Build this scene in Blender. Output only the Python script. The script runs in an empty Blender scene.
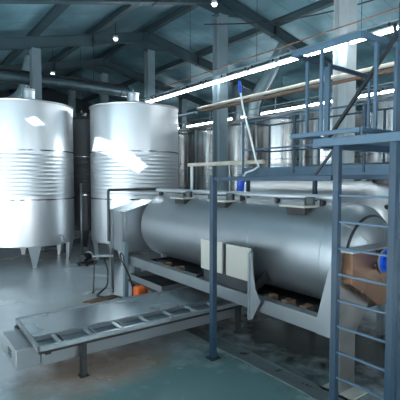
import bpy, bmesh, math, random
from mathutils import Vector, Matrix
random.seed(7)
PI = math.pi
S = bpy.context.scene
COL = S.collection

# ------------------------------------------------------------------ materials
def nt(name):
    m = bpy.data.materials.new(name); m.use_nodes = True
    n = m.node_tree; n.nodes.clear()
    out = n.nodes.new('ShaderNodeOutputMaterial')
    p = n.nodes.new('ShaderNodeBsdfPrincipled')
    n.links.new(p.outputs[0], out.inputs[0])
    return m, n, p, out
def ramp(n, src, stops):
    r = n.nodes.new('ShaderNodeValToRGB'); n.links.new(src, r.inputs[0])
    e = r.color_ramp.elements
    while len(e) < len(stops): e.new(0.5)
    for i, (p, c) in enumerate(stops):
        e[i].position = p; e[i].color = (c[0], c[1], c[2], 1) if not isinstance(c, float) else (c, c, c, 1)
    return r.outputs[0]
def noise(n, scale, stretch=(1, 1, 1), detail=3, rough=.5):
    tc = n.nodes.new('ShaderNodeTexCoord'); mp = n.nodes.new('ShaderNodeMapping')
    mp.inputs['Scale'].default_value = stretch
    n.links.new(tc.outputs['Object'], mp.inputs[0])
    t = n.nodes.new('ShaderNodeTexNoise'); t.inputs['Scale'].default_value = scale
    t.inputs['Detail'].default_value = detail; t.inputs['Roughness'].default_value = rough
    n.links.new(mp.outputs[0], t.inputs['Vector'])
    return t.outputs['Fac'], mp
def bump(n, p, src, strength=.2, dist=.01):
    b = n.nodes.new('ShaderNodeBump'); b.inputs['Strength'].default_value = strength
    b.inputs['Distance'].default_value = dist
    n.links.new(src, b.inputs['Height']); n.links.new(b.outputs[0], p.inputs['Normal'])
def plain(name, col, rough=.5, metal=0., var=.12, scale=6., stretch=(1, 1, 1), rvar=.1, bmp=0.):
    m, n, p, o = nt(name)
    f, _ = noise(n, scale, stretch)
    lo = [max(0, c * (1 - var)) for c in col]; hi = [min(1, c * (1 + var)) for c in col]
    n.links.new(ramp(n, f, [(.3, lo), (.7, hi)]), p.inputs['Base Color'])
    n.links.new(ramp(n, f, [(.3, float(max(.02, rough - rvar))), (.7, float(min(1, rough + rvar)))]), p.inputs['Roughness'])
    p.inputs['Metallic'].default_value = metal
    if bmp: bump(n, p, f, bmp)
    return m
M = {}
M['tank'] = plain('tank_steel', (.68, .70, .72), .36, .86, .03, 1.2, (1, 1, .12), .03)
M['tank_band'] = plain('band_steel', (.42, .43, .45), .16, 1., .5, 3.0, (1, 1, .2), .08)
M['cask'] = plain('row_tank_steel', (.60, .60, .59), .26, .92, .05, 1.2, (1, 1, .12), .03)
M['drum'] = plain('press_steel', (.33, .36, .38), .40, .8, .04, 2., (1, .3, 1), .03)
M['drum_light'] = plain('pale_press_steel', (.74, .75, .76), .42, .6, .07, 3., (1, .3, 1), .05)
M['steel'] = plain('frame_steel', (.27, .295, .31), .38, .75, .05, 2., rvar=.03)
M['steel_dark'] = plain('dark_steel', (.055, .06, .065), .42, .7, .2, 5.)
M['warm_steel'] = plain('brownish_steel', (.17, .095, .06), .33, .75, .2, 3.)
M['plate'] = plain('cover_plate_steel', (.40, .45, .475), .27, .8, .02, 1., (1, 1, 1), .02)
M['mesh'] = plain('screen_steel', (.17, .215, .24), .4, .7, .1, 3.)
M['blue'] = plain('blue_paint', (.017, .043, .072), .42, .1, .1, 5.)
M['blue_lit'] = plain('lit_blue_paint', (.065, .118, .172), .40, .2, .1, 5.)  # lit tone of the same blue paint, put into the colour
M['bright_blue'] = plain('vivid_blue_paint', (.01, .09, .62), .35, 0, .1, 5.)
M['beam'] = plain('structural_paint', (.045, .078, .092), .5, .15, .15, 1.2)
M['column'] = plain('column_paint', (.19, .25, .28), .42, .2, .12, 1.5)
M['column_pale'] = plain('pale_column_paint', (.42, .46, .47), .42, .1, .1, 1.5)
M['duct'] = plain('duct_metal', (.085, .125, .145), .4, .6, .12, 4.)
M['duct_pale'] = plain('pale_duct_metal', (.32, .42, .45), .4, .6, .12, 4.)
M['cream_pipe'] = plain('cream_pipe', (.60, .54, .45), .45, .1, .15, 4.)
M['cream'] = plain('cream_panel', (.40, .395, .35), .5, .1, .05, 3.)
M['black'] = plain('black_rubber', (.012, .013, .015), .5, 0, .2, 5.)
M['void'] = plain('dark_tray', (.03, .03, .032), .5, .3, .2, 5.)
M['orange'] = plain('orange_paint', (.75, .13, .02), .45, 0, .1, 5.)
M['white_hose'] = plain('white_hose', (.7, .74, .75), .4, 0, .05, 5.)
M['copper'] = plain('brown_matte', (.16, .085, .05), .7, 0, .3, 8.)
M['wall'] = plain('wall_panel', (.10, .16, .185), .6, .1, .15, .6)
M['shaded_wall'] = plain('shaded_wall_panel', (.025, .038, .046), .6, .1, .15, .6)  # wall colour darkened to paint in the shade at the back
M['shaded_tank'] = plain('shaded_tank_steel', (.09, .095, .10), .42, .8, .05, 1.2, (1, 1, .12), .03)  # tank steel with the shade of the back rows put into its colour
M['worn_steel'] = plain('worn_brownish_steel', (.25, .235, .225), .38, .75, .15, 4.)
M['lamp_body'] = plain('lamp_body', (.55, .57, .58), .4, .1, .05, 5.)

def grating():
    m, n, p, o = nt('grating_metal')
    tc = n.nodes.new('ShaderNodeTexCoord')
    w = n.nodes.new('ShaderNodeTexWave'); w.bands_direction = 'X'; w.inputs['Scale'].default_value = 8
    n.links.new(tc.outputs['Object'], w.inputs['Vector'])
    n.links.new(ramp(n, w.outputs['Fac'], [(.3, (.04, .07, .10)), (.7, (.12, .2, .28))]), p.inputs['Base Color'])
    p.inputs['Roughness'].default_value = .5; p.inputs['Metallic'].default_value = .4
    bump(n, p, w.outputs['Fac'], .5, .02)
    return m
M['grating'] = grating()

def roof_mat():
    m, n, p, o = nt('roof_sheeting')
    tc = n.nodes.new('ShaderNodeTexCoord')
    w = n.nodes.new('ShaderNodeTexWave'); w.bands_direction = 'Y'; w.wave_profile = 'SAW'; w.inputs['Scale'].default_value = .32
    w.inputs['Distortion'].default_value = 0
    n.links.new(tc.outputs['Object'], w.inputs['Vector'])
    f, _ = noise(n, .28, (1, .7, 1), 4, .6)
    c = ramp(n, f, [(.36, (.085, .18, .22)), (.5, (.16, .31, .37)), (.64, (.33, .55, .63))])
    mx = n.nodes.new('ShaderNodeMixRGB'); mx.blend_type = 'MULTIPLY'; mx.inputs[0].default_value = .5
    n.links.new(c, mx.inputs[1])
    n.links.new(ramp(n, w.outputs['Fac'], [(.0, .45), (.05, 1.), (.93, 1.), (1., .5)]), mx.inputs[2])
    n.links.new(mx.outputs[0], p.inputs['Base Color'])
    p.inputs['Roughness'].default_value = .36; p.inputs['Metallic'].default_value = .35
    bump(n, p, w.outputs['Fac'], .25, .03)
    return m
M['roof'] = roof_mat()

def floor_mat():
    m, n, p, o = nt('sealed_concrete')
    f, _ = noise(n, .55, (1, 1, 1), 6, .62)
    f2, _ = noise(n, 2.6, (1, 1, 1), 5, .6)
    a = ramp(n, f, [(.3, (.38, .41, .43)), (.5, (.42, .445, .46)), (.7, (.455, .47, .485))])
    b = ramp(n, f2, [(.25, (.90, .89, .87)), (.5, (.96, .96, .96)), (.75, (1., 1., 1.))])
    mx = n.nodes.new('ShaderNodeMixRGB'); mx.blend_type = 'MULTIPLY'; mx.inputs[0].default_value = .8
    n.links.new(a, mx.inputs[1]); n.links.new(b, mx.inputs[2])
    # green tinge of the wet foreground and rusty stain under the feeder: placed spots, the last one painted shade under the press
    tc = n.nodes.new('ShaderNodeTexCoord')
    def spot(cx, cy, rx, ry, col, amt, prev):
        mp = n.nodes.new('ShaderNodeMapping'); mp.vector_type = 'POINT'
        mp.inputs['Location'].default_value = (-cx / rx, -cy / ry, 0); mp.inputs['Scale'].default_value = (1 / rx, 1 / ry, 0)
        n.links.new(tc.outputs['Object'], mp.inputs[0])
        ln = n.nodes.new('ShaderNodeVectorMath'); ln.operation = 'LENGTH'; n.links.new(mp.outputs[0], ln.inputs[0])
        ad = n.nodes.new('ShaderNodeMath'); ad.operation = 'ADD'; n.links.new(ln.outputs['Value'], ad.inputs[0])
        sb = n.nodes.new('ShaderNodeMath'); sb.operation = 'MULTIPLY_ADD'; n.links.new(f2, sb.inputs[0]); sb.inputs[1].default_value = 1.0; sb.inputs[2].default_value = -.5
        n.links.new(sb.outputs[0], ad.inputs[1])
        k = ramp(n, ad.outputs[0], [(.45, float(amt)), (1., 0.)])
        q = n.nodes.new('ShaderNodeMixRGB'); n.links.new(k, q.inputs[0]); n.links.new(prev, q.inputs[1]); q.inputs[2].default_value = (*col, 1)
        return q.outputs[0]
    c = mx.outputs[0]
    c = spot(2.9, 4.0, 3.2, 2.7, (.075, .15, .145), .92, c)
    c = spot(2.4, 5.8, 1.3, .8, (.33, .22, .16), .8, c)
    c = spot(4.0, 9.0, 1.5, 1.1, (.47, .43, .38), .5, c)
    c = spot(6.0, 4.8, 1.9, 3.2, (.035, .036, .034), .95, c)  # shade under the press, put into the floor colour
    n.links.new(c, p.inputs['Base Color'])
    n.links.new(ramp(n, f, [(.3, .20), (.7, .30)]), p.inputs['Roughness'])
    bump(n, p, f2, .03, .01)
    return m
M['floor'] = floor_mat()

def emis(name, col, st):
    m, n, p, o = nt(name)
    p.inputs['Base Color'].default_value = (.9, .9, .9, 1)
    p.inputs['Emission Color'].default_value = (*col, 1); p.inputs['Emission Strength'].default_value = st
    return m
M['tube'] = emis('lamp_tube', (.86, .95, 1.), 22)
M['bulb'] = emis('bulb_glow', (.9, .97, 1.), 5)
def glass():
    m, n, p, o = nt('skylight_glazing')
    t = n.nodes.new('ShaderNodeBsdfTransparent'); t.inputs[0].default_value = (.9, .95, .97, 1)
    g = n.nodes.new('ShaderNodeBsdfGlossy'); g.inputs['Roughness'].default_value = .08
    mx = n.nodes.new('ShaderNodeMixShader'); mx.inputs[0].default_value = .07
    n.links.new(t.outputs[0], mx.inputs[1]); n.links.new(g.outputs[0], mx.inputs[2]); n.links.new(mx.outputs[0], o.inputs[0])
    return m
M['glass'] = glass()

def frosted():
    m, n, p, o = nt('frosted_polycarbonate')
    t = n.nodes.new('ShaderNodeBsdfTranslucent'); t.inputs[0].default_value = (.20, .24, .26, 1)
    n.links.new(t.outputs[0], o.inputs[0])
    return m
M['frosted'] = frosted()
# ------------------------------------------------------------------ mesh builder
class MB:
    def __init__(s): s.v = []; s.f = []; s.sm = []
    def add(s, vs, fs, smooth=False):
        b = len(s.v); s.v += [tuple(v) for v in vs]
        s.f += [tuple(i + b for i in f) for f in fs]; s.sm += [smooth] * len(fs); return s
    def box(s, x0, x1, y0, y1, z0, z1):
        vs = [(x, y, z) for z in (z0, z1) for y in (y0, y1) for x in (x0, x1)]
        return s.add(vs, [(0, 2, 3, 1), (4, 5, 7, 6), (0, 1, 5, 4), (2, 6, 7, 3), (0, 4, 6, 2), (1, 3, 7, 5)])
    def bar(s, a, b, w, h, up=(0, 0, 1)):
        a, b = Vector(a), Vector(b); d = (b - a).normalized(); up = Vector(up)
        if abs(d.dot(up)) > .98: up = Vector((1, 0, 0))
        r = d.cross(up).normalized(); u = r.cross(d).normalized()
        vs = [p + r * (i * w / 2) + u * (j * h / 2) for p in (a, b) for (i, j) in ((-1, -1), (1, -1), (1, 1), (-1, 1))]
        return s.add(vs, [(3, 2, 1, 0), (4, 5, 6, 7), (0, 1, 5, 4), (1, 2, 6, 5), (2, 3, 7, 6), (3, 0, 4, 7)])
    def ibeam(s, a, b, w, h, tf=.025, tw=.02):
        a, b = Vector(a), Vector(b); d = (b - a).normalized(); up = Vector((0, 0, 1))
        if abs(d.dot(up)) > .98: up = Vector((0, 1, 0))
        r = d.cross(up).normalized(); u = r.cross(d).normalized()
        W, H = w / 2, h / 2
        pr = [(-W, -H), (W, -H), (W, -H + tf), (tw, -H + tf), (tw, H - tf), (W, H - tf), (W, H), (-W, H), (-W, H - tf), (-tw, H - tf), (-tw, -H + tf), (-W, -H + tf)]
        vs = [p + r * i + u * j for p in (a, b) for (i, j) in pr]; N = 12
        fs = [(i, (i + 1) % N, (i + 1) % N + N, i + N) for i in range(N)]
        fs += [tuple(reversed(range(N))), tuple(range(N, 2 * N))]
        return s.add(vs, fs)
    def tube(s, pts, r, n=10, cap=True):
        pts = [Vector(p) for p in pts]; rings = []
        rr = r if isinstance(r, (list, tuple)) else [r] * len(pts)
        prev = None
        for i, p in enumerate(pts):
            d = (pts[min(i + 1, len(pts) - 1)] - pts[max(i - 1, 0)]).normalized()
            if prev is None:
                up = Vector((0, 0, 1)) if abs(d.z) < .9 else Vector((1, 0, 0))
                a = d.cross(up).normalized()
            else: a = (prev - d * prev.dot(d)).normalized()
            prev = a; b = d.cross(a)
            rings.append([p + (a * math.cos(2 * PI * k / n) + b * math.sin(2 * PI * k / n)) * rr[i] for k in range(n)])
        vs = [v for R in rings for v in R]
        fs = [(i * n + k, i * n + (k + 1) % n, (i + 1) * n + (k + 1) % n, (i + 1) * n + k) for i in range(len(pts) - 1) for k in range(n)]
        s.add(vs, fs, True)
        if cap: s.add(rings[0], [tuple(reversed(range(n)))]); s.add(rings[-1], [tuple(range(n))])
        return s
    def lathe(s, prof, n=64, axis='Z', c=(0, 0, 0), smooth=True):
        vs = []
        for (r, h) in prof:
            for k in range(n):
                a = 2 * PI * k / n; x, y = r * math.cos(a), r * math.sin(a)
                vs.append((c[0] + x, c[1] + y, c[2] + h) if axis == 'Z' else (c[0] + x, c[1] + h, c[2] + y) if axis == 'Y' else (c[0] + h, c[1] + x, c[2] + y))
        fs = [(i * n + k, i * n + (k + 1) % n, (i + 1) * n + (k + 1) % n, (i + 1) * n + k) for i in range(len(prof) - 1) for k in range(n)]
        return s.add(vs, fs, smooth)
    def prism(s, poly, a0, a1, plane='XZ'):
        """poly in the plane, extruded along the third axis from a0 to a1"""
        def P(u, v, w): return (u, w, v) if plane == 'XZ' else (w, u, v) if plane == 'YZ' else (u, v, w)
        N = len(poly)
        vs = [P(u, v, a0) for u, v in poly] + [P(u, v, a1) for u, v in poly]
        return s.add(vs, [(i, (i + 1) % N, (i + 1) % N + N, i + N) for i in range(N)] + [tuple(reversed(range(N))), tuple(range(N, 2 * N))])
    def build(s, name, mat, parent=None, bevel=0, loc=None, sharp=.6):
        me = bpy.data.meshes.new(name); bm = bmesh.new()
        vs = [bm.verts.new(v) for v in s.v]
        for f, sm in zip(s.f, s.sm):
            try: fc = bm.faces.new([vs[i] for i in f]); fc.smooth = sm
            except ValueError: pass
        bmesh.ops.remove_doubles(bm, verts=bm.verts, dist=1e-5)
        bmesh.ops.recalc_face_normals(bm, faces=bm.faces)
        for e in bm.edges:
            if len(e.link_faces) == 2 and e.calc_face_angle(0) > sharp: e.smooth = False
        bm.to_mesh(me); bm.free()
        me.materials.append(M[mat] if isinstance(mat, str) else mat)
        o = bpy.data.objects.new(name, me); COL.objects.link(o)
        if loc is not None: o.location = loc
        if parent is not None: o.parent = parent
        if bevel:
            b = o.modifiers.new('bevel', 'BEVEL'); b.width = bevel; b.segments = 2; b.limit_method = 'ANGLE'
        return o
def tag(o, label=None, cat=None, group=None, kind=None):
    if label: o['label'] = label
    if cat: o['category'] = cat
    if group: o['group'] = group
    if kind: o['kind'] = kind
    return o
def empty(name, loc, label, cat, group=None, rz=0):
    o = bpy.data.objects.new(name, None); o.empty_display_size = .1; COL.objects.link(o); o.location = loc; o.rotation_euler.z = rz
    return tag(o, label, cat, group)
def copy_tree(o, parent=None):
    c = o.copy(); COL.objects.link(c)
    if parent is not None: c.parent = parent
    for ch in list(o.children): copy_tree(ch, c)
    return c
def arc(c, r, a0, a1, n=8, plane='XZ'):
    out = []
    for i in range(n + 1):
        a = a0 + (a1 - a0) * i / n; u, v = r * math.cos(a), r * math.sin(a)
        out.append((c[0] + u, c[1], c[2] + v) if plane == 'XZ' else (c[0], c[1] + u, c[2] + v) if plane == 'YZ' else (c[0] + u, c[1] + v, c[2]))
    return out
def rounded(pts, r=.08, n=5):
    pts = [Vector(p) for p in pts]; out = [pts[0]]
    for i in range(1, len(pts) - 1):
        p = pts[i]; a = (pts[i - 1] - p); b = (pts[i + 1] - p); k = min(r, a.length / 2, b.length / 2)
        A = p + a.normalized() * k; B = p + b.normalized() * k
        for j in range(n + 1):
            t = j / n; out.append(A * (1 - t) ** 2 + p * 2 * t * (1 - t) + B * t ** 2)
    out.append(pts[-1]); return out

# ------------------------------------------------------------------ the building
XL, XR, YF, YB = -6.0, 24.0, -5.0, 32.0
RIDGE, XRI, SL = 9.45, 9.3, .23
def R(x): return RIDGE - SL * abs(x - XRI)
t = .12
# unseen skylights added for ambient light and sun patches: (x0,x1,y0,y1) openings in the left roof slope
ADDED_SKY = [(0.54, 1.1, 7.75, 10.05), (-.22, .22, 10.7, 11.05), (-4.5, -3.3, 2.0, 16.0), (-1.6, -.4, -3.0, 6.5), (2.6, 3.8, -3.0, 5.0)]
ADDED_SKYR = [(13.2, 14.2, -3., 6.)]
def roof():
    mb = MB()
    xs = sorted({XL - .2, XRI, XR + .2} | {v for s in ADDED_SKY + ADDED_SKYR for v in s[:2]})
    ys = sorted({YF - .2, YB + .2} | {v for s in ADDED_SKY + ADDED_SKYR for v in s[2:]})
    for i in range(len(xs) - 1):
        for j in range(len(ys) - 1):
            cx, cy = (xs[i] + xs[i + 1]) / 2, (ys[j] + ys[j + 1]) / 2
            if any(a < cx < b and c < cy < d for a, b, c, d in ADDED_SKY + ADDED_SKYR): continue
            x0, x1, y0, y1 = xs[i], xs[i + 1], ys[j], ys[j + 1]
            vs = [(x, y, R(x) + dz) for dz in (0, t) for (x, y) in ((x0, y0), (x1, y0), (x1, y1), (x0, y1))]
            mb.add(vs, [(3, 2, 1, 0), (4, 5, 6, 7), (0, 1, 5, 4), (1, 2, 6, 5), (2, 3, 7, 6), (3, 0, 4, 7)])
    return mb.build('ceiling', 'roof')
tag(roof(), 'dark blue-grey profiled metal roof sheeting', kind='structure')
for i, (a, b, c, d) in enumerate(ADDED_SKY + ADDED_SKYR):
    mb = MB(); vs = [(x, y, R(x) + dz) for dz in (.05, .065) for (x, y) in ((a, c), (b, c), (b, d), (a, d))]
    mb.add(vs, [(3, 2, 1, 0), (4, 5, 6, 7), (0, 1, 5, 4), (1, 2, 6, 5), (2, 3, 7, 6), (3, 0, 4, 7)])
    tag(mb.build('window_%d' % (i + 1), 'glass' if i < 2 else 'frosted'), kind='structure')
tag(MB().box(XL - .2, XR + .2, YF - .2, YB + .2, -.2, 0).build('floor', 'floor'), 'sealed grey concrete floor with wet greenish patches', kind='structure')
hl, hr = R(XL), R(XR)
tag(MB().box(XR, XR + .2, YF, YB, 0, R(XR + .2)).build('wall_right', 'wall'), kind='structure')
tag(MB().prism([(XL, 0), (XR, 0), (XR, hr), (XRI, RIDGE), (XL, hl)], YB, YB + .2).build('wall_back', 'shaded_wall'), kind='structure')
# front wall (behind the camera) and left wall: unseen doorway and windows added to light the tanks
def holed(name, u0, u1, H, holes, fixed, plane):
    mb = MB(); us = sorted({u0, u1} | {v for h in holes for v in h[:2]}); zs = sorted({0, H} | {v for h in holes for v in h[2:]})
    for i in range(len(us) - 1):
        for j in range(len(zs) - 1):
            cu, cz = (us[i] + us[i + 1]) / 2, (zs[j] + zs[j + 1]) / 2
            if any(a < cu < b and c < cz < d for a, b, c, d in holes): continue
            if plane == 'X': mb.box(fixed, fixed + .2, us[i], us[i + 1], zs[j], zs[j + 1])
            else: mb.box(us[i], us[i + 1], fixed, fixed + .2, zs[j], zs[j + 1])
    return tag(mb.build(name, 'wall'), kind='structure')
ADDED_DOORW = (-3.0, 1.5, 0.0, 4.2)
holed('wall_front', XL, XR, R(XL), [ADDED_DOORW, (3.5, 9.5, 1.6, 5.2)], YF - .2, 'Y')
mb = MB().prism([(XL, hl), (XR, hl), (XR, hr if hr > hl else hl + .001), (XRI, RIDGE)], YF - .2, YF)
tag(mb.build('wall_front_gable', 'wall'), kind='structure')
ADDED_WINL = [(-3.5, 4.2, 1.0, 5.2), (5.5, 12.5, 1.0, 5.2), (19.0, 23.0, 1.3, 4.4)]
holed('wall_left', YF, YB, hl, ADDED_WINL, XL - .2, 'X')
wi = 10
for (a, b, c, d) in ADDED_WINL:
    tag(MB().box(XL - .12, XL - .105, a, b, c, d).build('window_%d' % wi, 'glass'), kind='structure'); wi += 1
    mb = MB()
    for k in range(1, 4): mb.box(XL - .15, XL - .05, a + (b - a) * k / 4 - .03, a + (b - a) * k / 4 + .03, c, d)
    tag(mb.build('trim_%d' % wi, 'beam'), kind='structure')
tag(MB().box(3.5, 9.5, YF - .12, YF - .105, 1.6, 5.2).build('window_20', 'glass'), kind='structure')
# drain channel cover, flush strip beside the press
mb = MB().box(4.28, 4.52, 2.2, 9.0, 0, .012)
for yy in (4.26, 4.54): mb.box(yy - .02, yy + .02, 2.2, 9.0, 0, .02)
tag(mb.build('trim_1', plain('drain_metal', (.15, .18, .185), .35, .4, .2, 4.)), kind='structure')

# rafters: one bent frame per bay line
ORD = ['nearest', 'second nearest', 'third', 'fourth', 'fifth and furthest']
for i, y in enumerate((6.6, 11.6, 16.6, 21.6, 26.6)):
    mb = MB()
    mb.ibeam((XL, y, R(XL) - .47), (XRI, y, R(XRI) - .47), .24, .40)
    mb.ibeam((XRI, y, R(XRI) - .47), (XR, y, R(XR) - .47), .24, .40)
    o = mb.build('roof_rafter', 'beam')
    tag(o, 'grey-blue sloping steel roof rafter, %s bay line counted from the ladder end' % ORD[i], 'rafter', 'steel rafters across the hall')
    for dx in (-2.6, 2.6):
        MB().box(XRI + dx - .012, XRI + dx + .012, y - .13, y + .13, R(XRI + dx) - .70, R(XRI + dx) - .24).build('splice_plate', 'steel_dark', o)
    MB().prism([(XRI - 1.1, R(XRI - 1.1) - .66), (XRI, R(XRI) - .66), (XRI + 1.1, R(XRI + 1.1) - .66), (XRI + .2, R(XRI) - 1.05), (XRI - .2, R(XRI) - 1.05)], y - .02, y + .02).build('haunch_plate', 'beam', o)
PN = {1.9: 'left-hand', 4.44: 'over the leftmost big tank', 6.8: 'over the middle big tank', 9.3: 'along the ridge', 12.0: 'first right of the ridge', 14.6: 'second right of the ridge', 17.2: 'third right of the ridge'}
for x, w in PN.items():
    o = MB().ibeam((x, YF, R(x) - .135 - (.02 if x == 9.3 else 0)), (x, YB, R(x) - .135 - (.02 if x == 9.3 else 0)), .22, .24).build('roof_purlin', 'beam')
    tag(o, 'long dark steel purlin running down the hall, %s' % w, 'purlin', 'steel purlins under the roof')
# columns
def column(x, y, top, label, w=.36, mat='column'):
    o = empty('steel_column', (x, y, 0), label, 'column', 'steel columns of the hall')
    MB().ibeam((0, 0, .02), (0, 0, top), w, w, .03, .03).build('shaft', mat, o)
    MB().box(-w * .7, w * .7, -w * .7, w * .7, 0, .025).build('base_plate', 'steel_dark', o)
    MB().box(-w * .6, w * .6, -w * .6, w * .6, top, top + .02).build('cap_plate', 'beam', o)
    return o
cr = lambda x: R(x) - 1.07 if x == 9.3 else R(x) - .72
c0 = column(9.3, 6.6, cr(9.3), 'broad pale steel column rising behind the railing cage by the ladder', .40, 'column_pale')
MB().tube([(.34, .1, .0), (.34, .1, 7.9)], .11, 14).build('downpipe', 'column', c0)
column(9.3, 11.6, cr(9.3), 'tall grey column in the middle of the picture behind the press drum', .38)
column(9.3, 16.6, cr(9.3), 'grey column rising behind the right edge of the middle big tank')
column(9.3, 21.6, cr(9.3), 'slim distant column seen above the left edge of the middle big tank')
column(9.3, 26.6, cr(9.3), 'far column seen above the gap between the big tanks')
column(4.44, 16.6, cr(4.44), 'grey column rising behind the lid of the leftmost big tank', .34)
column(4.44, 26.6, cr(4.44), 'far dark column at the left, partly behind the round duct', .34)
column(14.4, 16.6, cr(14.4), 'distant column just right of the tall middle column behind the tank row', .34)
column(14.4, 21.6, cr(14.4), 'distant column behind the left end of the small tank row', .34)

# ------------------------------------------------------------------ big tanks
def jacket_profile(r, z0, zt, j0, j1, nr, lid):
    p = [(0.02, z0 - .10), (r - .05, z0 - .01), (r, z0 + .02), (r, j0)]
    dz = (j1 - j0) / nr
    for k in range(nr):
        z = j0 + k * dz
        p += [(r, z + dz * .2), (r + .008, z + dz * .36), (r + .010, z + dz * .5), (r + .008, z + dz * .64), (r, z + dz * .8)]
    p += [(r, j1), (r, zt - .01), (r + .015, zt)]
    return p
def leg_mb(r, ang, ztop):
    mb = MB(); c, s_ = math.cos(ang), math.sin(ang)
    rad = Vector((c, s_, 0)); tan = Vector((-s_, c, 0))
    def q(rr, tt, z): return rad * rr + tan * tt + Vector((0, 0, z))
    out = []
    for z, w, d0, d1 in ((ztop, .21, r - .015, r - .16), (0.02, .055, r - .14, r - .22)):
        out += [q(d1, -w, z), q(d0, -w, z), q(d0, w, z), q(d1, w, z)]
    mb.add(out, [(0, 1, 2, 3), (7, 6, 5, 4), (0, 4, 5, 1), (1, 5, 6, 2), (2, 6, 7, 3), (3, 7, 4, 0)])
    mb.lathe([(0, 0), (.075, 0), (.075, .02), (0, .02)], 14, c=tuple(rad * (r - .18)))
    return mb
def big_tank(x, y, r, H, face, label, neck=(0, 0), mt='tank'):
    o = empty('steel_tank', (x, y, 0), label, 'tank', 'large ribbed wine tanks')
    zb = .66
    MB().lathe(jacket_profile(r, zb, H, 2.22, 3.56, 11, 0), 96).build('body', mt, o)
    MB().lathe([(r + .02, H), (r + .03, H + .03), (r - .02, H + .05), (.35, H + .28), (.02, H + .28)], 96).build('lid', mt, o)
    for z in (3.66, 2.12):
        MB().lathe([(r + .003, z - .022), (r + .014, z - .016), (r + .014, z + .016), (r + .003, z + .022)], 96).build('weld_band', 'tank_band', o)
    nk = MB().lathe([(.19, H + .05), (.19, H + .42), (.21, H + .43), (.21, H + .46), (.05, H + .50), (0.001, H + .50)], 28, c=(neck[0], neck[1], 0)).build('manway_neck', mt, o)
    MB().lathe([(.0, H + .48), (.035, H + .48), (.035, H + .58), (0, H + .59)], 12, c=(neck[0], neck[1], 0)).build('vent_cap', 'steel', nk)
    for k in range(6):
        a = face + k * PI / 3
        leg_mb(r, a, zb + .10).build('leg', mt, o)
    # outlet valve near the base
    a = face + .55
    c, s_ = math.cos(a), math.sin(a)
    MB().tube([(c * (r - .02), s_ * (r - .02), .95), (c * (r + .12), s_ * (r + .12), .95), (c * (r + .14), s_ * (r + .14), .8)], .035).build('outlet_valve', 'steel', o)
    # level tube
    return o
T1 = (3.66, 15.0); T2 = (6.91, 13.4); T3 = (6.75, 17.9)
rr_ = lambda x, y: math.atan2(-y, -x)
ft = rr_(*T1)
big_tank(*T1, 1.52, 5.15, ft + .13, 'largest tank on the left, tall polished steel with a column rising behind its lid', (-.09, -.80))
big_tank(*T2, 1.52, 5.15, rr_(*T2) - .30, 'tall polished steel tank in the middle with a bright sunlit patch, behind the press', (-.37, -.60))
big_tank(*T3, 1.50, 5.15, rr_(*T3), 'shade-darkened steel tank set back in the gap between the two large front tanks', (0, .2), 'shaded_tank')
big_tank(.4, 20.6, 1.5, 5.0, -1.2, 'large tank at the far left edge, mostly hidden by the leftmost big tank', mt='shaded_tank')
big_tank(5.0, 22.3, 1.5, 5.0, -1.2, 'shadowy large tank deep behind the front pair', mt='shaded_tank')

# ------------------------------------------------------------------ row of slimmer tanks
def slim_tank(r, H):
    o = empty('steel_tank', (0, 0, 0), 'x', 'tank', 'slim tanks in the long row at the right')
    MB().lathe([(.02, .5), (r - .04, .56), (r, .6), (r, 2.3)] + [q for k in range(8) for q in ((r, 2.32 + k * .12), (r + .008, 2.36 + k * .12), (r + .008, 2.40 + k * .12), (r, 2.43 + k * .12))] + [(r, 3.4), (r, H), (r + .015, H + .02), (r - .02, H + .04), (.3, H + .2), (.02, H + .2)], 56).build('body', 'cask', o)
    for z in (3.5, 2.24): MB().lathe([(r + .002, z - .02), (r + .012, z - .014), (r + .012, z + .014), (r + .002, z + .02)], 56).build('weld_band', 'tank_band', o)
    MB().lathe([(.13, H + .1), (.13, H + .32), (.15, H + .33), (.15, H + .36), (.001, H + .4)], 20).build('manway_neck', 'cask', o)
    for k in range(4): leg_mb(r, k * PI / 2 + .5, .66).build('leg', 'cask', o)
    return o
SY = [20.9, 18.55, 16.2, 13.85, 11.5, 9.15, 6.8, 4.45]
SLAB = ['furthest left slim tank of the row, beside the middle big tank', 'second slim tank from the left in the row, left of the tall middle column',
        'slim tank third from the left, half behind the tall middle column', 'slim tank just right of the tall middle column',
        'bright slim tank behind the left end of the blue walkway railing', 'slim steel tank behind the middle of the blue walkway railing',
        'slim tank seen through the railing cage above the ladder', 'rightmost slim tank, at the edge of the picture behind the cage']
p0 = slim_tank(1.02, 4.95)
for i, y in enumerate(SY):
    o = p0 if i == 0 else copy_tree(p0)
    o.location = (12.3, y, 0); o['label'] = SLAB[i]
# second row beyond
for i, y in enumerate([22.2, 19.4, 13.0, 10.2, 7.4]):
    o = copy_tree(p0); o.location = (17.6, y, 0); o['group'] = 'tanks in the back row'
    o['label'] = 'tank of the back row glimpsed between the slim tanks, ' + ['furthest away', 'second furthest', 'middle one', 'second nearest', 'nearest'][i]

# walkway pipe/rail over tank tops (behind)
mb = MB().tube([(11.0, 10.0, 5.35), (11.0, 24, 5.35)], .03, 8)
o = empty('catwalk_railing', (11.05, 3, 0), 'thin steel railing along the tops of the slim tank row', 'railing')
MB().tube([(0, 0, 5.75), (0, 19, 5.75)], .025, 8).build('handrail', 'column', o)
MB().tube([(0, 0, 5.38), (0, 19, 5.38)], .02, 8).build('mid_rail', 'column', o)
MB().box(-.2, .2, 0, 19, 4.99, 5.04).build('walkway_plank', 'steel', o)
for k in range(11): MB().tube([(0, k * 1.9, 5.0), (0, k * 1.9, 5.76)], .022, 8).build('post', 'column', o)
for k in range(4): MB().box(-.04, .04, .4 + 6 * k, .48 + 6 * k, .0, 4.99).build('support_post', 'column', o)
o.location.x = 11.0

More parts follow.
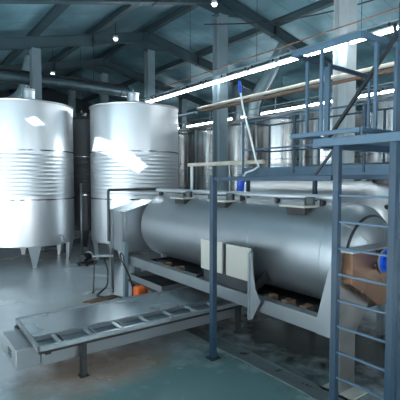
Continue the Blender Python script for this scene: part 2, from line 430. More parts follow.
# ------------------------------------------------------------------ lamps
def lamp():
    o = empty('tube_lamp', (0, 0, 0), 'x', 'lamp', None)
    MB().box(-.025, .025, -.53, .53, .045, .10).build('housing', 'lamp_body', o, .01)
    MB().tube([(0, -.525, .0), (0, .525, .0)], .045, 12).build('lamp_tube', 'tube', o)
    for s in (-1, 1): MB().box(-.02, .02, s * .44 - .02, s * .44 + .02, .095, .187).build('clip', 'steel_dark', o)
    return o
L0 = lamp()
def rail(x, z, y0, y1, label):
    o = empty('lamp_rail', (x, y0, z), label, 'rail', 'lamp rails')
    MB().box(-.04, .04, 0, y1 - y0, .188, .23).build('channel', 'column', o)
    k = .4
    while k < y1 - y0: MB().tube([(0, k, .23), (0, k, R(x) - z - .02)], .009, 6).build('hanger_rod', 'steel_dark', o); k += 3.5
rail(8.93, 6.03, 2.0, 20.4, 'steel rail carrying the upper line of tube lamps beside the columns')
rail(15.9, 6.2, 4.0, 27.5, 'steel rail carrying the lower distant line of tube lamps above the slim tanks')
first = True
NO = ['first', 'second', 'third', 'fourth', 'fifth', 'sixth', 'seventh', 'eighth', 'ninth', 'tenth', 'eleventh', 'twelfth', 'thirteenth', 'fourteenth', 'fifteenth', 'sixteenth', 'seventeenth', 'eighteenth', 'nineteenth', 'twentieth']
k = 0; y = 19.7
while y > 2.3:
    o = L0 if first else copy_tree(L0); first = False
    o.location = (8.93, y, 6.03); o['group'] = 'tube lamps of the upper line'
    o['label'] = 'bright tube lamp of the upper line, %s from the far left end' % NO[k]; k += 1; y -= 1.17
k = 0; y = 26.6
while y > 4.4:
    o = copy_tree(L0); o.location = (15.9, y, 6.2); o['group'] = 'tube lamps of the lower distant line'
    o['label'] = 'small tube lamp of the lower distant line, %s from the far end' % NO[k]; k += 1; y -= 1.17

def bulb(x, y, z, label):
    o = empty('pendant_lamp', (x, y, z), label, 'lamp', 'round pendant lamps under the roof')
    MB().lathe([(.001, .12), (.08, .10), (.11, .0), (.10, .0), (.07, .09), (.001, .10)], 20).build('shade', 'lamp_body', o)
    MB().lathe([(.001, .05), (.06, .03), (.075, -.02), (.05, -.06), (.001, -.075)], 16).build('bulb', 'bulb', o)
    MB().tube([(0, 0, .11), (0, 0, R(x) - z - .01)], .012, 6).build('cord', 'black', o)
bulb(7.1, 15.3, 8.15, 'small round lamp under the roof above the middle big tank')
bulb(8.1, 10.4, 8.1, 'small round lamp under the roof near the top centre-left')
bulb(5.9, 19.3, 7.45, 'small distant round lamp left of the middle of the roof')
bulb(7.6, 20.4, 5.7, 'low hanging small round lamp above the gap between the big tanks')

# ------------------------------------------------------------------ ducts and overhead pipes
o = empty('air_duct', (-1, 17.3, 6.62), 'dark round ventilation duct running across above the left tanks', 'duct')
MB().tube([(0, 0, 0), (9.6, 0, 0)], .22, 20).build('tube_section', 'duct', o)
for k in range(7): MB().lathe([(.222, -.025), (.238, -.02), (.238, .02), (.222, .025)], 20, 'X', (.8 + 1.4 * k, 0, 0)).build('flange', 'duct', o)
for k in range(4):
    x = .8 + 2.4 * k; MB().tube([(x, 0, .22), (x, 0, R(x - 1) - 6.62 - .01)], .012, 6).build('hanger_rod', 'steel_dark', o)
MB().box(0, 9.6, -.05, .05, .235, .30).build('cable_tray', 'black', o)
o = empty('air_duct', (0, 0, 0), 'pale round duct slanting down at the far left edge above the leftmost tank', 'duct')
MB().tube(rounded([(2.0, 19.6, 4.6), (2.3, 19.6, 5.3), (4.6, 19.6, 6.3), (5.0, 19.6, 8.1)], .5), .19, 16).build('tube_section', 'duct_pale', o)
o = empty('air_duct', (0, 0, 0), 'bent flexible grey duct dropping from the roof to the slim tanks', 'duct')
MB().tube(rounded([(12.9, 12.0, 8.15), (12.7, 12.0, 7.9), (12.35, 12.15, 7.0), (11.8, 12.5, 6.0), (11.75, 12.6, 5.18)], .5, 8), .23, 20).build('tube_section', 'duct_pale', o)
MB().lathe([(.235, -.04), (.26, -.03), (.26, .03), (.235, .04)], 20, c=(11.75, 12.6, 5.3)).build('flange', 'steel', o)
MB().tube(rounded([(13.25, 12.1, 8.0), (13.0, 12.1, 7.8), (12.75, 12.25, 7.0), (12.25, 12.55, 6.0), (12.2, 12.7, 5.15)], .5, 8), .05, 10).build('side_pipe', 'duct', o)

def pipe(pts, r, mat, label, name='overhead_pipe', cat='pipe', n=10, rd=.12, group=None):
    o = MB().tube(rounded(pts, rd), r, n).build(name, mat); return tag(o, label, cat, group)
pipe([(9.06, 2.0, 5.33), (9.06, 12.6, 5.33)], .05, 'cream_pipe', 'upper of the paired cream pipes passing in front of the columns')
pipe([(9.065, 2.0, 5.19), (9.065, 12.3, 5.19)], .045, 'copper', 'lower brownish pipe of the pair passing in front of the columns')
pipe([(9.065, 12.7, 5.19), (9.065, 16.1, 5.19), (9.065, 16.1, 0)], .045, 'column', 'thin grey pipe continuing left from the paired pipes towards the middle big tank', rd=.05)
pipe([(8.82, 2.0, 6.42), (8.82, 14.5, 6.42)], .016, 'copper', 'thin straight brown conduit high up, above the line of tube lamps')
pts = []
for i in range(21):
    u = i / 20; pts.append((8.6 + 2 * u, 11.6 - 7.8 * u, 7.95 - .9 * math.sin(PI * u) * .5 - .4 * u))
tag(MB().tube(pts, .02, 6).build('hanging_cable', 'black'), 'black cable sagging below the roof at the top right', 'cable')
# upright pipe at x=178
pipe([(8.35, 14.2, 0), (8.35, 14.2, 5.1)], .04, 'column', 'thin upright pipe standing at the right edge of the middle big tank', 'upright_pipe')
pipe([(5.15, 15.75, .0), (5.15, 15.75, 3.5), (5.6, 16.0, 3.5)], .035, 'steel_dark', 'taller thin dark pipe standing in the gap between the big tanks', 'upright_pipe', rd=.06)
pipe([(5.20, 14.1, 0), (5.20, 14.1, 2.62)], .035, 'steel', 'shorter thin pipe standing in the gap between the big tanks', 'upright_pipe', rd=.05)
# cream horizontal pipe with white drop behind the press
o = empty('service_pipe', (0, 0, 0), 'cream horizontal pipe with a white upright leg behind the press drum', 'pipe')
MB().tube([(6.8, 6.9, 3.17), (6.8, 9.9, 3.17)], .05, 12).build('pipe_run', 'cream_pipe', o)
MB().tube([(6.8, 9.75, 3.14), (6.8, 9.75, .0)], .04, 12).build('upright_leg', 'white_hose', o)
MB().tube([(6.8, 8.1, 3.14), (6.8, 8.1, .0)], .025, 12).build('upright_leg', 'steel', o)

# ------------------------------------------------------------------ the wine press
def drum_profile(r, y0, y1, d0, d1):
    p = []
    for i in range(9):
        a = PI / 2 * (1 - i / 8); p.append((max(.002, r * math.cos(a)), y0 - d0 * math.sin(a)))
    for i in range(1, 9):
        a = PI / 2 * i / 8
        p.append((max(.002, r * math.cos(a)), y1 + d1 * math.sin(a)))
    return p[:9] + [(r, y0 + (y1 - y0) * k / 8) for k in range(1, 9)] + p[9:]
PX, PZ, PR = 5.6, 1.64, .776
P = empty('wine_press', (PX, 6.4, 0), 'long horizontal steel drum press on a steel frame in the middle, behind the blue post', 'wine press')
def W(mb, *a, **k):   # build a press part given in world coordinates
    mb.v = [(x - PX, y - 6.4, z) for x, y, z in mb.v]; return mb.build(*a, **k)
drum = W(MB().lathe(drum_profile(PR, 3.74, 9.06, .45, .22), 96, 'Y', (PX, 0, PZ)), 'drum', 'drum', P)
for y in (3.78, 5.3, 6.65, 7.85, 9.02):
    W(MB().lathe([(PR + .0005, y - .014), (PR + .004, y - .006), (PR + .004, y + .006), (PR + .0005, y + .014)], 96, 'Y', (PX, 0, PZ)), 'weld_band', 'drum', drum)
# seams of the domed end
W(MB().lathe([(.60, 3.452), (.63, 3.474), (.62, 3.46), (.60, 3.448)], 64, 'Y', (PX, 0, PZ)), 'dome_seam', 'steel_dark', drum)
def dome_line(ang):
    pts = []
    for i in range(9):
        a = PI / 2 * i / 8; r = PR * math.sin(a) * 1.005; yy = 3.74 - .452 * math.cos(a)
        pts.append((PX + r * math.cos(ang), yy, PZ + r * math.sin(ang)))
    return MB().tube(pts, .004, 6)
for an in (2.35, 1.2, .3): W(dome_line(an), 'dome_rib', 'drum', drum)
# frame
for x, nm in ((4.50, 'front'), (6.42, 'rear')):
    W(MB().box(x - .05, x + .05, 3.26, 8.95, .76, .96), 'frame_beam', 'steel', P, bevel=.008)
    W(MB().box(x - .06, x + .10 if x < 5 else x + .06, 3.26, 8.95, .962, .975), 'beam_flange', 'steel', P)
for y in (3.75, 5.2, 6.6, 7.9, 8.8): W(MB().box(4.56, 6.36, y - .05, y + .05, .78, .86), 'cross_member', 'steel_dark', P)
for y in (3.9, 4.25, 4.6, 6.35, 7.2, 7.7): 
    W(MB().box(4.62, 4.80, y - .07, y + .07, .86, .99), 'roller_block', 'copper', P, bevel=.01)
# drum supports
for y in (4.9, 6.25):
    W(MB().prism([(4.46, .70), (4.56, .68), (4.62, .96), (4.98, 1.12), (4.90, 1.28), (4.64, 1.10), (4.46, 1.0)], y - .012, y + .012), 'gusset_plate', 'steel_dark', P)
# left legs (far end)
for x, y in ((4.36, 8.98), (4.66, 9.0), (6.4, 9.0)):
    W(MB().box(x - (.05 if x < 4.5 else .10), x + (.05 if x < 4.5 else .10), y - .06, y + .06, .02, 1.3 if x < 4.5 else .76 if x < 5 else .96), 'leg', 'column', P, bevel=.006)
    W(MB().box(x - .10, x + .10, y - .10, y + .10, 0, .025), 'foot_plate', 'steel', P)
# right legs (near end)
W(MB().prism([(4.60, 1.46), (5.2, 1.10), (4.90, .735), (4.90, .02), (4.57, .02), (4.57, 1.44)], 3.24, 3.27), 'leg_panel', 'worn_steel', P)
W(MB().box(4.58, 4.88, 3.271, 3.40, .02, .75), 'leg', 'steel', P)
W(MB().box(4.52, 4.98, 3.05, 3.50, 0, .02), 'foot_plate', 'cream', P)
W(MB().box(6.30, 6.60, 3.271, 3.40, .02, 1.2), 'leg', 'steel', P)
# near end hopper housing: closed box with cut lower corners
W(MB().prism([(4.60, 1.46), (5.2, 1.10), (6.0, 1.10), (6.6, 1.46), (6.6, 1.86), (4.60, 1.86)], 3.10, 3.235), 'end_housing', 'warm_steel', P, bevel=.006)
W(MB().box(4.56, 6.64, 3.06, 3.30, 1.862, 1.885), 'housing_rim', 'steel', P)
W(MB().prism([(3.241, .765), (3.50, .765), (3.50, .97), (3.27, 1.84), (3.241, 1.84)], 4.43, 4.446, 'YZ'), 'side_gusset', 'steel', P)
W(MB().box(4.44, 4.60, 3.241, 3.258, .765, 1.84), 'corner_plate', 'worn_steel', P)
# gear motor
mo = W(MB().lathe([(.001, 3.098), (.15, 3.098), (.15, 3.07), (.11, 3.05), (.11, 3.02), (.13, 3.0), (.13, 2.84), (.10, 2.80), (.001, 2.80)], 32, 'Y', (5.30, 0, 1.69)), 'drive_motor', 'bright_blue', P)
W(MB().lathe([(.151, 3.096), (.165, 3.09), (.165, 3.07), (.151, 3.065)], 32, 'Y', (5.30, 0, 1.69)), 'motor_flange', 'steel', mo)
for k in range(3):
    W(MB().lathe([(.131, 2.86 + k * .05), (.145, 2.865 + k * .05), (.145, 2.875 + k * .05), (.131, 2.88 + k * .05)], 32, 'Y', (5.30, 0, 1.69)), 'cooling_fin', 'bright_blue', mo)
# far end housing, peaked
W(MB().prism([(4.5, .98), (6.6, .98), (6.6, 2.0), (5.75, 2.24), (5.35, 2.22), (4.5, 1.98)], 9.30, 10.0), 'far_housing', 'drum', P, bevel=.01)
W(MB().prism([(4.44, 1.97), (5.35, 2.215), (5.75, 2.24), (6.66, 2.0), (6.66, 2.02), (5.75, 2.26), (5.35, 2.235), (4.44, 1.99)], 9.22, 10.05), 'housing_roof', 'plate', P)
W(MB().box(4.44, 4.50, 9.30, 9.36, .95, 1.98), 'corner_post', 'steel', P)
W(MB().box(4.42, 4.498, 9.92, 10.02, .02, 2.0), 'corner_post', 'steel', P)
# pipe on top + hatch lids
W(MB().tube([(5.36, 3.9, 2.50), (5.36, 9.2, 2.50)], .045, 12), 'top_pipe', 'tank', P)
for y in (4.15, 5.1, 6.0, 7.0, 7.95, 9.0):
    W(MB().box(5.32, 5.40, y - .03, y + .03, 2.36, 2.47), 'pipe_bracket', 'steel_dark', P)
for y in (4.45, 6.35, 7.75):
    W(MB().box(4.98, 5.34, y - .26, y + .26, 2.345, 2.38), 'hatch_lid', 'cream', P, bevel=.01)
    W(MB().box(5.06, 5.40, y - .20, y + .16, 2.24, 2.344), 'hatch_collar', 'void', P)
    W(MB().lathe([(.001, 0), (.08, 0), (.08, .12), (.07, .13), (.001, .13)], 18, 'Z', (5.2, y - .18, 2.381)), 'hatch_clamp', 'steel_dark', P)
# control panels
for (y0, y1) in ((4.76, 5.33), (5.44, 6.03)):
    W(MB().box(4.40, 4.44, y0, y1, 1.20, 1.72), 'cover_panel', 'cream', P, bevel=.006)
W(MB().box(4.445, 4.47, 4.76, 6.03, 1.22, 1.70), 'panel_backing', 'steel_dark', P)
W(MB().box(4.5, 4.62, 4.92, 6.08, .98, 1.60), 'lower_cabinet', 'steel_dark', P)
W(MB().box(4.36, 4.44, 4.72, 4.76, .62, 1.66), 'panel_strut', 'steel', P)
W(MB().prism([(4.72, 1.70), (4.755, 1.70), (4.755, .62), (4.68, .64), (4.50, .95), (4.62, 1.12)], 4.385, 4.40, 'YZ'), 'side_gusset', 'steel', P)
# drip pan under the drum and inner chute
W(MB().prism([(5.0, .85), (6.2, .85), (5.9, .68), (5.3, .68)], 4.1, 8.7), 'juice_trough', 'steel_dark', P)

# black collecting tray under the far end
o = empty('collecting_tray', (5.2, 7.9, 0), 'black open tray on legs under the far end of the press drum', 'tray')
MB().box(-.95, .95, -.75, .75, .46, .52).build('tray_floor', 'void', o)
for a in ((-.95, -.92, -.75, .75), (.92, .95, -.75, .75), (-.92, .92, -.75, -.72), (-.92, .92, .72, .75)): MB().box(*a, .52, .64).build('tray_side', 'steel', o)
for sx in (-.85, .85):
    for sy in (-.65, .65): MB().box(sx - .03, sx + .03, sy - .03, sy + .03, 0, .46).build('leg', 'steel_dark', o)

# second, paler press behind
Q = empty('wine_press', (7.85, 6.4, 0), 'pale horizontal drum press behind the front press, under the walkway', 'wine press')
dq = MB().lathe(drum_profile(.80, 4.75 - 6.4, 8.4 - 6.4, .5, .3), 80, 'Y', (0, 0, 1.93)).build('drum', 'drum_light', Q)
for y in (4.8, 6.0, 7.2, 8.35):
    MB().lathe([(.801, y - 6.416), (.808, y - 6.41), (.808, y - 6.39), (.801, y - 6.384)], 80, 'Y', (0, 0, 1.93)).build('weld_band', 'drum_light', dq)
for sx in (-.72, .72):
    MB().box(sx - .05, sx + .05, -2.3, 2.4, .95, 1.15).build('frame_beam', 'steel', Q)
    for y in (-2.2, 0, 2.3): MB().box(sx - .05, sx + .05, y - .05, y + .05, 0, .95).build('leg', 'steel', Q)
for y in (-1.9, 0, 1.9):
    MB().prism([(-.76, 1.15), (.76, 1.15), (.76, 1.4), (.55, 1.34), (-.55, 1.34), (-.76, 1.4)], y - .02, y + .02).build('cradle', 'steel', Q)
MB().lathe([(.001, 0), (.2, 0), (.2, .14), (.001, .16)], 24, 'Z', (.0, -1.75, 2.68)).build('inlet_port', 'steel_dark', Q)
for k, y in enumerate((-2.5, -2.62, -2.74)):
    pass
MB().tube(rounded([(-.35, -2.02, 2.25), (-.35, -2.35, 2.3), (-.38, -2.5, 1.6), (-.38, -2.5, .95)], .15), .045, 10).build('dome_pipe', 'steel_dark', Q)
MB().tube(rounded([(.15, -2.12, 2.2), (.15, -2.45, 2.25), (.1, -2.6, 1.4), (.1, -2.6, .4)], .15), .06, 10).build('dome_pipe', 'black', Q)

# ------------------------------------------------------------------ feeder table in front
F = empty('feeder_table', (3.4, 6.2, 0), 'long low steel feeder trough with a smooth cover plate running under the press', 'feeder')
def WF(mb, *a, **k):
    mb.v = [(x - 3.4, y - 6.2, z) for x, y, z in mb.v]; return mb.build(*a, **k)
WF(MB().box(1.56, 5.75, 5.80, 6.72, .25, .50), 'trough_body', 'steel', F, bevel=.01)
eb = WF(MB().box(1.24, 1.555, 5.84, 6.66, .25, .53), 'end_box', 'steel', F, bevel=.012)
for z in (.34, .38, .42): WF(MB().box(1.232, 1.24, 6.1, 6.3, z, z + .015), 'vent_slot', 'void', eb)
WF(MB().prism([(6.00, .585), (6.96, .60), (6.96, .585), (6.00, .57)], 1.52, 5.6, 'YZ'), 'cover_plate', 'plate', F)
WF(MB().box(1.50, 5.6, 6.94, 6.98, .50, .615), 'back_rim', 'steel', F)
WF(MB().prism([(1.44, 5.58), (1.48, 5.58), (1.53, 6.98), (1.49, 6.98)], .54, .61, 'XY'), 'end_rim', 'steel', F)
WF(MB().box(1.46, 5.6, 5.58, 5.63, .54, .60), 'front_rim', 'plate', F)
WF(MB().box(1.48, 5.6, 5.63, 6.00, .515, .53), 'screen_bed', 'mesh', F)
WF(MB().box(1.48, 5.6, 5.62, 5.80, .485, .514), 'rim_shade_strip', 'void', F)  # dark strip standing in for the shadow under the rim
WF(MB().box(1.50, 5.6, 5.98, 6.01, .536, .60), 'divider_rim', 'steel', F)
x = 1.76
while x < 5.5:
    WF(MB().box(x - .03, x + .03, 5.63, 5.98, .545, .592), 'cross_bar', 'plate', F, bevel=.008)
    if x < 3: WF(MB().box(x + .07, x + .09, 5.63, 5.98, .545, .585), 'cross_bar', 'steel', F)
    x += .455
for x in (2.10, 5.0):
    WF(MB().box(x - .04, x + .04, 5.66, 5.74, .02, .484), 'leg', 'steel_dark', F)
    WF(MB().box(x - .04, x + .04, 6.76, 6.84, .02, .50), 'leg', 'steel_dark', F)
    WF(MB().box(x - .06, x + .06, 5.64, 5.76, 0, .02), 'foot', 'black', F)
    WF(MB().box(x - .06, x + .06, 6.74, 6.86, 0, .02), 'foot', 'black', F)
WF(MB().box(1.60, 1.68, 5.77, 5.80, .40, .46), 'latch', 'black', F)
WF(MB().box(1.46, 1.80, 6.72, 6.94, .30, .50), 'back_bracket', 'steel_dark', F)

# ------------------------------------------------------------------ blue steelwork
def bar_part(name, a, b, w, h, mat, par, off): 
    mb = MB().bar(a, b, w, h); mb.v = [(x - off[0], y - off[1], z - off[2]) for x, y, z in mb.v]; return mb.build(name, mat, par, bevel=.004)
# single post with its arm
o = empty('post_frame', (3.95, 5.09, 0), 'slim blue steel post with a level arm, standing in front of the press drum', 'post')
OF = (3.95, 5.09, 0)
bar_part('post', (3.95, 5.09, .01), (3.95, 5.09, 2.83), .085, .085, 'blue', o, OF)
MB().box(-.09, .09, -.09, .09, 0, .015).build('base_plate', 'steel_dark', o)
bar_part('arm', (3.95, 5.04, 2.79), (3.95, 2.93, 2.80), .06, .06, 'blue', o, OF)
# ladder
o = empty('ladder', (3.95, 2.6, 0), 'blue steel ladder with round rungs at the right, up to the landing', 'ladder')
OF = (3.95, 2.6, 0)
for y in (2.87, 2.22):
    bar_part('stile', (3.95, y, .02), (3.95, y, 3.15), .07, .07, 'blue', o, OF)
    MB().box(-.08, .08, y - 2.6 - .08, y - 2.6 + .08, 0, .02).build('foot_plate', 'steel_dark', o)
for k in range(10):
    z = 2.61 - .291 * k
    if z > .05: bar_part('rung', (3.95, 2.84, z), (3.95, 2.25, z), .024, .024, 'blue_lit', o, OF)
# landing with cage railing
LX = 3.95
o = empty('landing_platform', (LX, 2.6, 0), 'blue landing with a tall guard rail cage at the top of the ladder', 'platform')
OF = (LX, 2.6, 0)
MB().box(.04, 2.7, -.48, .54, 3.22, 3.25).build('grating_deck', 'grating', o)
bar_part('edge_beam', (LX, 2.05, 3.20), (LX, 3.18, 3.20), .07, .09, 'blue_lit', o, OF)
bar_part('edge_beam', (LX + .04, 3.16, 3.19), (6.6, 3.16, 3.19), .06, .10, 'blue', o, OF)
bar_part('edge_beam', (LX + .04, 2.10, 3.19), (6.6, 2.10, 3.19), .06, .10, 'blue', o, OF)
zb, zt = 3.305, 4.28
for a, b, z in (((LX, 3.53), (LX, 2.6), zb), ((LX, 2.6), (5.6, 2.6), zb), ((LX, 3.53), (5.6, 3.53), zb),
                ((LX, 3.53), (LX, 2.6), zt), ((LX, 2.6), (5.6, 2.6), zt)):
    bar_part('guard_rail', (a[0], a[1], z), (b[0], b[1], z), .045, .05 if z == zb else .07, 'blue_lit', o, OF)
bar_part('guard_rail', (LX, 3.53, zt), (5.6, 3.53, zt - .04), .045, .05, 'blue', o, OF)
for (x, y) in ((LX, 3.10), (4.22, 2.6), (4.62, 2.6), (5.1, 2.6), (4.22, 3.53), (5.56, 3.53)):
    bar_part('baluster', (x, y, zb), (x, y, zt), .035, .035, 'blue_lit', o, OF)
bar_part('baluster', (4.62, 3.53, 3.16), (4.62, 3.53, zt), .07, .05, 'blue_lit', o, OF)
bar_part('strut', (4.30, 3.16, 3.14), (4.30, 3.16, 2.84), .06, .06, 'blue', o, OF)
bar_part('strut', (4.30, 3.45, 2.84), (4.30, 3.20, 3.12), .03, .03, 'steel_dark', o, OF)
bar_part('strut', (4.30, 3.53, 2.81), (4.30, 2.3, 2.81), .05, .05, 'blue', o, OF)
bar_part('tall_post', (4.34, 2.37, .02), (4.34, 2.37, 4.62), .08, .08, 'blue', o, OF)
MB().box(.31, .47, -.31, -.15, 0, .02).build('foot_plate', 'steel_dark', o)
bar_part('diagonal_brace', (4.32, 2.38, 4.36), (4.62, 3.50, 3.32), .04, .04, 'steel_dark', o, OF)
bar_part('support_post', (6.5, 2.2, .0), (6.5, 2.2, 3.14), .07, .07, 'blue', o, OF)
# long walkway between the presses
o = empty('walkway', (6.95, 5, 0), 'long blue walkway with railing behind the front press drum', 'walkway')
OF = (6.95, 5, 0)
MB().box(-.30, .46, -2.9, 2.36, 2.925, 2.955).build('grating_deck', 'grating', o)
for x in (6.62, 7.44):
    bar_part('edge_beam', (x, 2.1, 2.90), (x, 7.4, 2.90), .05, .13, 'blue_lit', o, OF)
bar_part('edge_beam', (6.62, 7.37, 2.89), (7.44, 7.37, 2.89), .05, .12, 'blue', o, OF)
bar_part('toe_board', (6.595, 2.1, 3.0), (6.595, 7.4, 3.0), .01, .07, 'blue_lit', o, OF)
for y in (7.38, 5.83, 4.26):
    bar_part('railing_post', (6.60, y, 2.90), (6.60, y, 4.08), .045, .045, 'blue_lit' if y > 6 else 'blue', o, OF)
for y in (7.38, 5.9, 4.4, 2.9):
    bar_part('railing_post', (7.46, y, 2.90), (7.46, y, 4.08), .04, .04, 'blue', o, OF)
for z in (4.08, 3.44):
    bar_part('handrail', (6.60, 7.4, z), (6.60, 3.6, z), .035, .035, 'blue_lit', o, OF)
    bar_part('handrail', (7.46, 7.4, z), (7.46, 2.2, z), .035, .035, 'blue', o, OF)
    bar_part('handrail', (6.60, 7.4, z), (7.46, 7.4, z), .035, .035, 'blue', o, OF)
for y in (7.2, 5.3, 2.6):
    bar_part('support_post', (6.60, y, .02), (6.60, y, 2.84), .07, .07, 'blue', o, OF)
pipe([(7.05, 2.4, 3.02), (7.05, 5.7, 3.02)], .065, 'steel_dark', 'dark round pipe lying on the walkway deck behind the ladder', 'deck_pipe')
# blue mat / tool on deck
tag(MB().box(6.66, 6.95, 6.0, 6.9, 2.957, 2.99).build('floor_mat', 'bright_blue' if False else 'blue', bevel=.008), 'dark blue flat mat lying on the walkway deck', 'mat')
# hose with blue nozzle
pts = [(6.42, 7.28, 4.75), (6.44, 7.22, 4.4), (6.48, 7.0, 3.7), (6.50, 6.85, 3.2), (6.53, 6.78, 3.06), (6.48, 6.9, 2.98), (6.44, 7.1, 2.92), (6.45, 7.25, 2.78)]
ho = empty('wash_hose', (0, 0, 0), 'pale wash hose with a blue tip hanging over the walkway edge', 'hose')
MB().tube(pts, .022, 10).build('hose_line', 'white_hose', ho)
MB().tube([(6.42, 7.28, 4.72), (6.41, 7.30, 4.98)], .035, 12).build('blue_tip', 'bright_blue', ho)
MB().tube([(6.45, 7.25, 2.84), (6.45, 7.27, 2.78), (6.45, 7.31, 2.50)], [.07, .085, .085], 16).build('blue_nozzle', 'bright_blue', ho)
# pipe with elbow from press end
pipe([(4.38, 9.97, 1.2), (4.38, 9.97, 2.50), (5.9, 9.97, 2.50), (5.9, 9.97, 2.26)], .035, 'steel_dark', 'dark elbow pipe rising beside the far end of the press and turning right', 'elbow_pipe', rd=.06)

# ------------------------------------------------------------------ floor items
# pallet truck
o = empty('pallet_truck', (4.20, 8.05, 0), 'orange hand pallet truck with a black handle beside the press leg', 'pallet truck', rz=-PI / 2)
MB().box(-.02, .22, -.12, .10, .10, .50).build('pump_housing', 'orange', o, .04)
MB().prism([(-.02, .48), (.20, .48), (.20, .12), (.20, .05), (-.20, .05), (-.20, .12)], .101, .14).build('front_plate', 'orange', o)
for s in (-1, 1): MB().box(s * .18 - .07, s * .18 + .07, .14, 1.2, .05, .10).build('fork', 'orange', o, .01)
MB().tube([(0, -.10, .40), (-.05, -.2, .75), (-.09, -.30, 1.0)], .022, 10).build('tiller', 'black', o)
MB().tube([(-.09, -.30, 1.0), (-.16, -.31, 1.03), (-.17, -.33, 1.17), (-.09, -.35, 1.22), (-.02, -.33, 1.17), (-.03, -.31, 1.03), (-.09, -.30, 1.0)], .016, 8).build('loop_handle', 'black', o)
for s in (-1, 1): MB().lathe([(.001, -.03), (.09, -.03), (.09, .03), (.001, .03)], 20, 'X', (s * .06, -.02, .09)).build('steer_wheel', 'black', o)
# metal stand
o = empty('metal_stand', (4.15, 9.80, 0), 'small bare metal stand with a flat top, left of the press leg', 'stand', rz=-.45)
MB().box(-.26, .26, -.09, .09, .86, .90).build('top_bar', 'steel', o, .006)
for sx in (-1, 1):
    MB().bar((sx * .20, 0, .86), (sx * .24, 0, .02), .032, .032).build('leg', 'steel_dark', o)
    MB().box(sx * .24 - .02, sx * .24 + .02, -.2, .2, 0, .025).build('foot_bar', 'steel_dark', o)
MB().box(-.23, .23, -.012, .012, .05, .075).build('lower_bar', 'steel', o)
# black hose on the floor
pts = []
ctrl = [(4.22, 9.95, .84), (4.28, 9.8, .5), (4.20, 9.65, .15), (3.95, 9.55, .03), (3.78, 9.35, .03), (3.92, 9.12, .03), (4.10, 9.15, .03), (4.18, 9.05, .03), (4.20, 8.85, .03)]
tag(MB().tube(rounded(ctrl, .12), .022, 8).build('floor_hose', 'black'), 'black hose looping down from the metal stand onto the floor', 'hose')
mb = MB(); N = 22; ring = []
for k in range(N):
    a = 2 * PI * k / N; r_ = 1 + .25 * math.sin(3 * a + 1) + .15 * math.sin(5 * a)
    ring.append((3.75 + .38 * r_ * math.cos(a), 9.05 + .16 * r_ * math.sin(a)))
mb.add([(x, y, .001) for x, y in ring] + [(3.75 + (x - 3.75) * .8, 9.05 + (y - 9.05) * .8, .035) for x, y in ring] + [(3.75, 9.05, .03)],
       [(i, (i + 1) % N, (i + 1) % N + N, i + N) for i in range(N)] + [(i + N, (i + 1) % N + N, 2 * N) for i in range(N)] + [tuple(reversed(range(N)))], True)
tag(mb.build('floor_dirt', 'copper'), 'brown patch of dirt lying on the floor by the black hose', 'dirt')  # brown dirt patch, modelled as a low mound
# pumps below/behind the big tanks
def pump(x, y, rz, label):
    o = empty('transfer_pump', (x, y, 0), label, 'pump', 'dark pumps by the big tanks', rz)
    MB().box(-.3, .3, -.18, .18, .06, .10).build('base_frame', 'steel_dark', o)
    for sx in (-.22, .22): 
        for sy in (-.14, .14): MB().lathe([(.001, -.02), (.05, -.02), (.05, .02), (.001, .02)], 12, 'Y', (sx, sy, .05)).build('wheel', 'black', o)
    MB().lathe([(.001, -.28), (.12, -.28), (.13, -.1), (.13, .08), (.001, .08)], 20, 'X', (0, 0, .26)).build('motor', 'steel_dark', o)
    MB().lathe([(.001, .08), (.16, .10), (.16, .2), (.001, .22)], 20, 'X', (0, 0, .26)).build('pump_head', 'steel', o)
    MB().tube(rounded([(.15, 0, .4), (.15, 0, .75), (.3, .1, .85)], .1), .03, 8).build('outlet_pipe', 'black', o)
pump(5.0, 13.1, .6, 'dark pump on the floor below the gap between the big tanks')
pump(1.75, 13.9, .2, 'dark pump at the left edge beside the leftmost big tank')
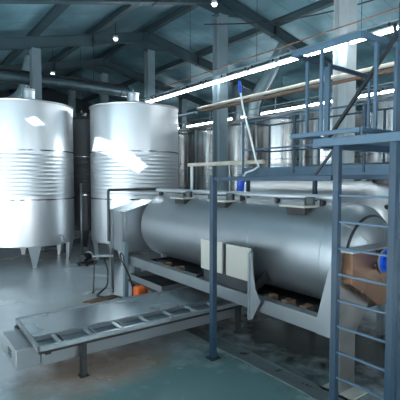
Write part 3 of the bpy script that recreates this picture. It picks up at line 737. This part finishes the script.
o = empty('pipe_manifold', (1.9, 14.9, 0), 'dark pipe bench seen under the leftmost big tank', 'pipe')

COL.objects.unlink(o); bpy.data.objects.remove(o)

# ------------------------------------------------------------------ light
w = bpy.data.worlds.new('sky'); S.world = w; w.use_nodes = True
bg = w.node_tree.nodes['Background']
SUN_TO = Vector((-4.45, -3.3, 3.55)).normalized()
bg.inputs[0].default_value = (.93, .965, 1., 1); bg.inputs[1].default_value = 4.2
sun = bpy.data.lights.new('sun', 'SUN'); sun.energy = 55; sun.angle = .009; sun.color = (1, .99, .98)
so = bpy.data.objects.new('sun', sun); COL.objects.link(so); so.rotation_euler = SUN_TO.to_track_quat('Z', 'Y').to_euler(); so.location = (0, 0, 15)
def portal(loc, rot, sx, sy):
    l = bpy.data.lights.new('daylight_portal', 'AREA'); l.shape = 'RECTANGLE'; l.size = sx; l.size_y = sy; l.cycles.is_portal = True
    q = bpy.data.objects.new('daylight_portal', l); COL.objects.link(q); q.location = loc; q.rotation_euler = rot
for (a, b, c, d) in ADDED_SKY + ADDED_SKYR: portal(((a + b) / 2, (c + d) / 2, R((a + b) / 2) + .2), (0, 0, 0), b - a + .2, d - c + .2)
for (a, b, c, d) in ADDED_WINL: portal((XL - .21, (a + b) / 2, (c + d) / 2), (0, -PI / 2, 0), d - c, b - a)
for (a, b, c, d) in (ADDED_DOORW, (3.5, 9.5, 1.6, 5.2)): portal(((a + b) / 2, YF - .21, (c + d) / 2), (PI / 2, 0, 0), b - a, d - c)

# ------------------------------------------------------------------ camera
cam = bpy.data.cameras.new('camera'); co = bpy.data.objects.new('camera', cam); COL.objects.link(co)
co.location = (0, 0, 2.8); co.rotation_euler = (math.radians(90 - 2.98), 0, math.radians(-36.0))
cam.sensor_width = 36; cam.lens = 36 * 422 / 400; cam.clip_end = 200
S.camera = co
S.view_settings.view_transform = 'Standard'; S.view_settings.look = 'None'
S.view_settings.gamma = 1; S.view_settings.use_curve_mapping = False
S.view_settings.exposure = 0.5
S.cycles.max_bounces = 8; S.cycles.use_denoising = True; S.cycles.sample_clamp_indirect = 6
